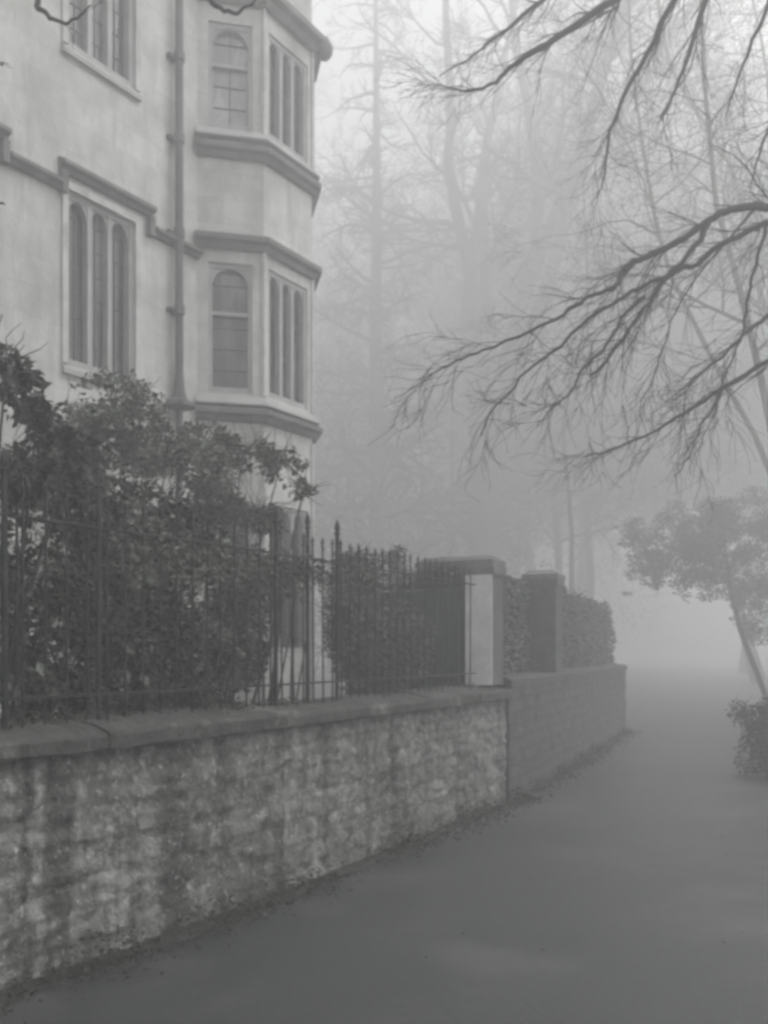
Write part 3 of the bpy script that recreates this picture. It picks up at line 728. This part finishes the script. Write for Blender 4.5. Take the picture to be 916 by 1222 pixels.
for i in range(150):
    p, d, n = along(w2, S2, S2[-1] * hq.random()); q = p - n * hq.uniform(.35, 1.0); h_ = hq.uniform(.05, .22)
    for k in range(9): hm.leaf(Vector((q.x + hq.gauss(0, .02), q.y + hq.gauss(0, .02), 2.4 + h_ * k / 8)), .05, .03, hq)
part(hm, 'foliage', M['leaf_hedge'], hg)
hs_ = MB()
for i in range(40):
    p, d, n = along(w2, S2, S2[-1] * (i + .5) / 40); q = p - n * .75
    hs_.tube([Vector((q.x, q.y, 0)), Vector((q.x + hq.uniform(-.1, .1), q.y, 1.2)), Vector((q.x + hq.uniform(-.2, .2), q.y, 2.3))], [.03, .022, .008], 5)
part(hs_, 'stems', M['bark_dark'], hg)
# evergreens in the middle distance
def evergreen(label, px, Y, H, wd, seed, n=7000, leafm='leaf_dark'):
    Y *= FAR; H *= FAR; wd *= FAR
    b = Vector(((px - CX) / F * Y, Y, 0)); root = thing('evergreen_tree', label, 'tree', b, 'evergreens in the fog'); rnd = random.Random(seed)
    es = []
    for i in range(9):
        t = .15 + .8 * i / 8; wv = wd * math.sin(math.pi * min(1, .25 + .75 * t)) + .3
        es.append((b + Vector((rnd.uniform(-.4, .4) * wv, rnd.uniform(-.4, .4) * wv, H * t)), wv * rnd.uniform(.6, .9), H * .13, wv * .7))
    f = MB(); leaf_cloud(f, es, n, .16, seed, 1.2, -.05); part(f, 'crown', M[leafm], root)
    t_ = MB(); pts = jit_path(b, Vector((0, 0, 1)), H * .9, 8, .03, .02, rnd); t_.tube(pts, [.22 * (1 - .8 * i / 8) for i in range(9)], 8); part(t_, 'trunk', M['bark'], root, True)
evergreen('broad dim evergreen behind the house corner', 425, 27, 10.5, 3.0, 201, 13000)
evergreen('dim evergreen behind the pale pier, below the forked tree', 540, 30, 11.0, 3.6, 203, 15000)
evergreen('smaller dim evergreen right of the pier top', 615, 34, 9.6, 2.6, 207, 9000)
evergreen('faint dark evergreen clump farther right beyond the far wall', 690, 48, 9.0, 4.0, 211, 8000)

# leaning evergreen at the right and the low shrub under it
b = Vector(((931 - CX) / F * 22, 22, 0))
le = thing('leaning_evergreen', 'small evergreen tree with a thin leaning trunk over the right side of the lane', 'tree', b)
pts = [b, at(916, 838, 22), at(897, 790, 22), at(882, 750, 22), at(872, 710, 22), at(868, 680, 22), at(862, 640, 22.4)]
t_ = MB(); t_.tube(pts, [.09, .074, .064, .056, .05, .043, .026], 8)
for e in ((800, 630), (760, 645), (830, 600), (900, 610), (930, 640), (780, 660), (860, 595), (970, 640), (820, 680), (900, 690), (940, 600)):
    q = [pts[-2], pts[-2].lerp(at(*e, 22.3), .5) + Vector((0, 0, .1)), at(*e, 22.3)]; t_.tube(q, [.018, .012, .005], 5)
part(t_, 'trunk', M['bark_dark'], le, True)
rq = random.Random(19); es = []
for i in range(150):
    x = 742 + 320 * rq.random() ** .8; k = (x - 735) / 120; wv = 14 * noise.noise(Vector((x * .03, 5, 1)))
    top = 648 - 56 * min(1, k) ** .6 + wv; bot = 668 + 40 * min(1, k) ** .7 + 26 * noise.noise(Vector((x * .045, 2, 8)))
    y = rq.uniform(top, bot); es.append(ell(x, y, 22 + rq.uniform(-1.8, 2.2), rq.uniform(10, 30), rq.uniform(7, 17), rq.uniform(.3, .7)))
for i in range(22): es.append(ell(rq.uniform(745, 850), 690 + rq.gauss(0, 10), 22.3 + rq.uniform(-.6, .6), rq.uniform(6, 15), rq.uniform(4, 9), .3))
for i in range(30): es.append(ell(rq.uniform(855, 1000), rq.uniform(690, 760), 21.5 + rq.uniform(-.6, .6), rq.uniform(8, 24), rq.uniform(6, 14), .4))
f = MB(); leaf_cloud(f, es, 64000, .066, 301, .8, -.16)
part(f, 'crown', M['leaf_hedge'], le)
q = at(935, 775, 11.6)
shrub('low_shrub', 'low dark irregular bush at the right edge of the lane', 'shrub', [ell(915, 890, 11.6, 30, 40, .4), ell(925, 865, 11.6, 38, 34, .5), ell(965, 870, 11.6, 55, 60, .6), ell(885, 850, 12.6, 16, 18, .25), ell(898, 905, 11.8, 18, 22, .3), ell(1040, 865, 11.4, 60, 65, .6)],
      16000, .05, 303, 'leaf_dark', (q.x, q.y, 0), clump=.4, thr=-.3)

# ------------------------------------------------------------------ fog
hz = MB(); HB, HT = -1.0, 46; g = G + 10
hz.hexa([(-g, -g, HB), (g, -g, HB), (g, g, HB), (-g, g, HB), (-g, -g, HT), (g, -g, HT), (g, g, HT), (-g, g, HT)])
vm = bpy.data.materials.new('fog'); vm.use_nodes = True; nt = vm.node_tree
for n in list(nt.nodes): nt.nodes.remove(n)
mo = nt.nodes.new('ShaderNodeOutputMaterial'); pv = nt.nodes.new('ShaderNodeVolumePrincipled')
pv.inputs['Color'].default_value = (.985, .987, .99, 1); pv.inputs['Density'].default_value = .0275; pv.inputs['Anisotropy'].default_value = .45
nt.links.new(pv.outputs[0], mo.inputs['Volume'])
haze = clean(hz.build('haze', vm)); tag(haze, 'thick grey morning fog filling the lane and garden', 'fog', kind='stuff')

# ------------------------------------------------------------------ light, sky, camera
SE, SR = R(50), R(93)                      # sun elevation; compass bearing (from +Y clockwise), out to the right of the lane
world = bpy.data.worlds.new('World'); sc.world = world; world.use_nodes = True; nt = world.node_tree
bg = nt.nodes['Background']; sky = nt.nodes.new('ShaderNodeTexSky'); sky.sky_type = 'NISHITA'; sky.sun_disc = False
sky.sun_elevation = SE; sky.sun_rotation = SR; sky.dust_density = 6; sky.air_density = 1.0; sky.ozone_density = 1
hs = nt.nodes.new('ShaderNodeHueSaturation'); hs.inputs['Saturation'].default_value = .06
nt.links.new(sky.outputs[0], hs.inputs['Color']); nt.links.new(hs.outputs[0], bg.inputs['Color']); bg.inputs['Strength'].default_value = .15
sl = bpy.data.lights.new('sun', 'SUN'); sl.energy = 1.5; sl.angle = R(40); sl.color = (1, .985, .965)
so = bpy.data.objects.new('sun', sl); COL.objects.link(so)
sd = Vector((math.sin(SR) * math.cos(SE), math.cos(SR) * math.cos(SE), math.sin(SE)))
so.rotation_euler = sd.to_track_quat('Z', 'Y').to_euler(); so.location = (6, -6, 20)
cam = bpy.data.cameras.new('camera'); co = bpy.data.objects.new('camera', cam); COL.objects.link(co); sc.camera = co
co.location = (0, 0, EYE); co.rotation_euler = (R(90), 0, 0)
cam.sensor_fit = 'VERTICAL'; cam.sensor_height = 24; cam.lens = 24 * F / 1222; cam.shift_y = (HY - 611) / 1222; cam.clip_end = 2000; cam.clip_start = .05
vs_ = sc.view_settings; vs_.view_transform = 'Standard'; vs_.look = 'None'; vs_.gamma = 1; vs_.exposure = 0.78; vs_.use_curve_mapping = False
cy = sc.cycles; cy.max_bounces = 6; cy.diffuse_bounces = 3; cy.glossy_bounces = 2; cy.transmission_bounces = 2; cy.volume_bounces = 4; cy.transparent_max_bounces = 4
cy.use_denoising = True; cy.use_fast_gi = False
cy.pixel_filter_type = 'GAUSSIAN'; cy.filter_width = 3.7
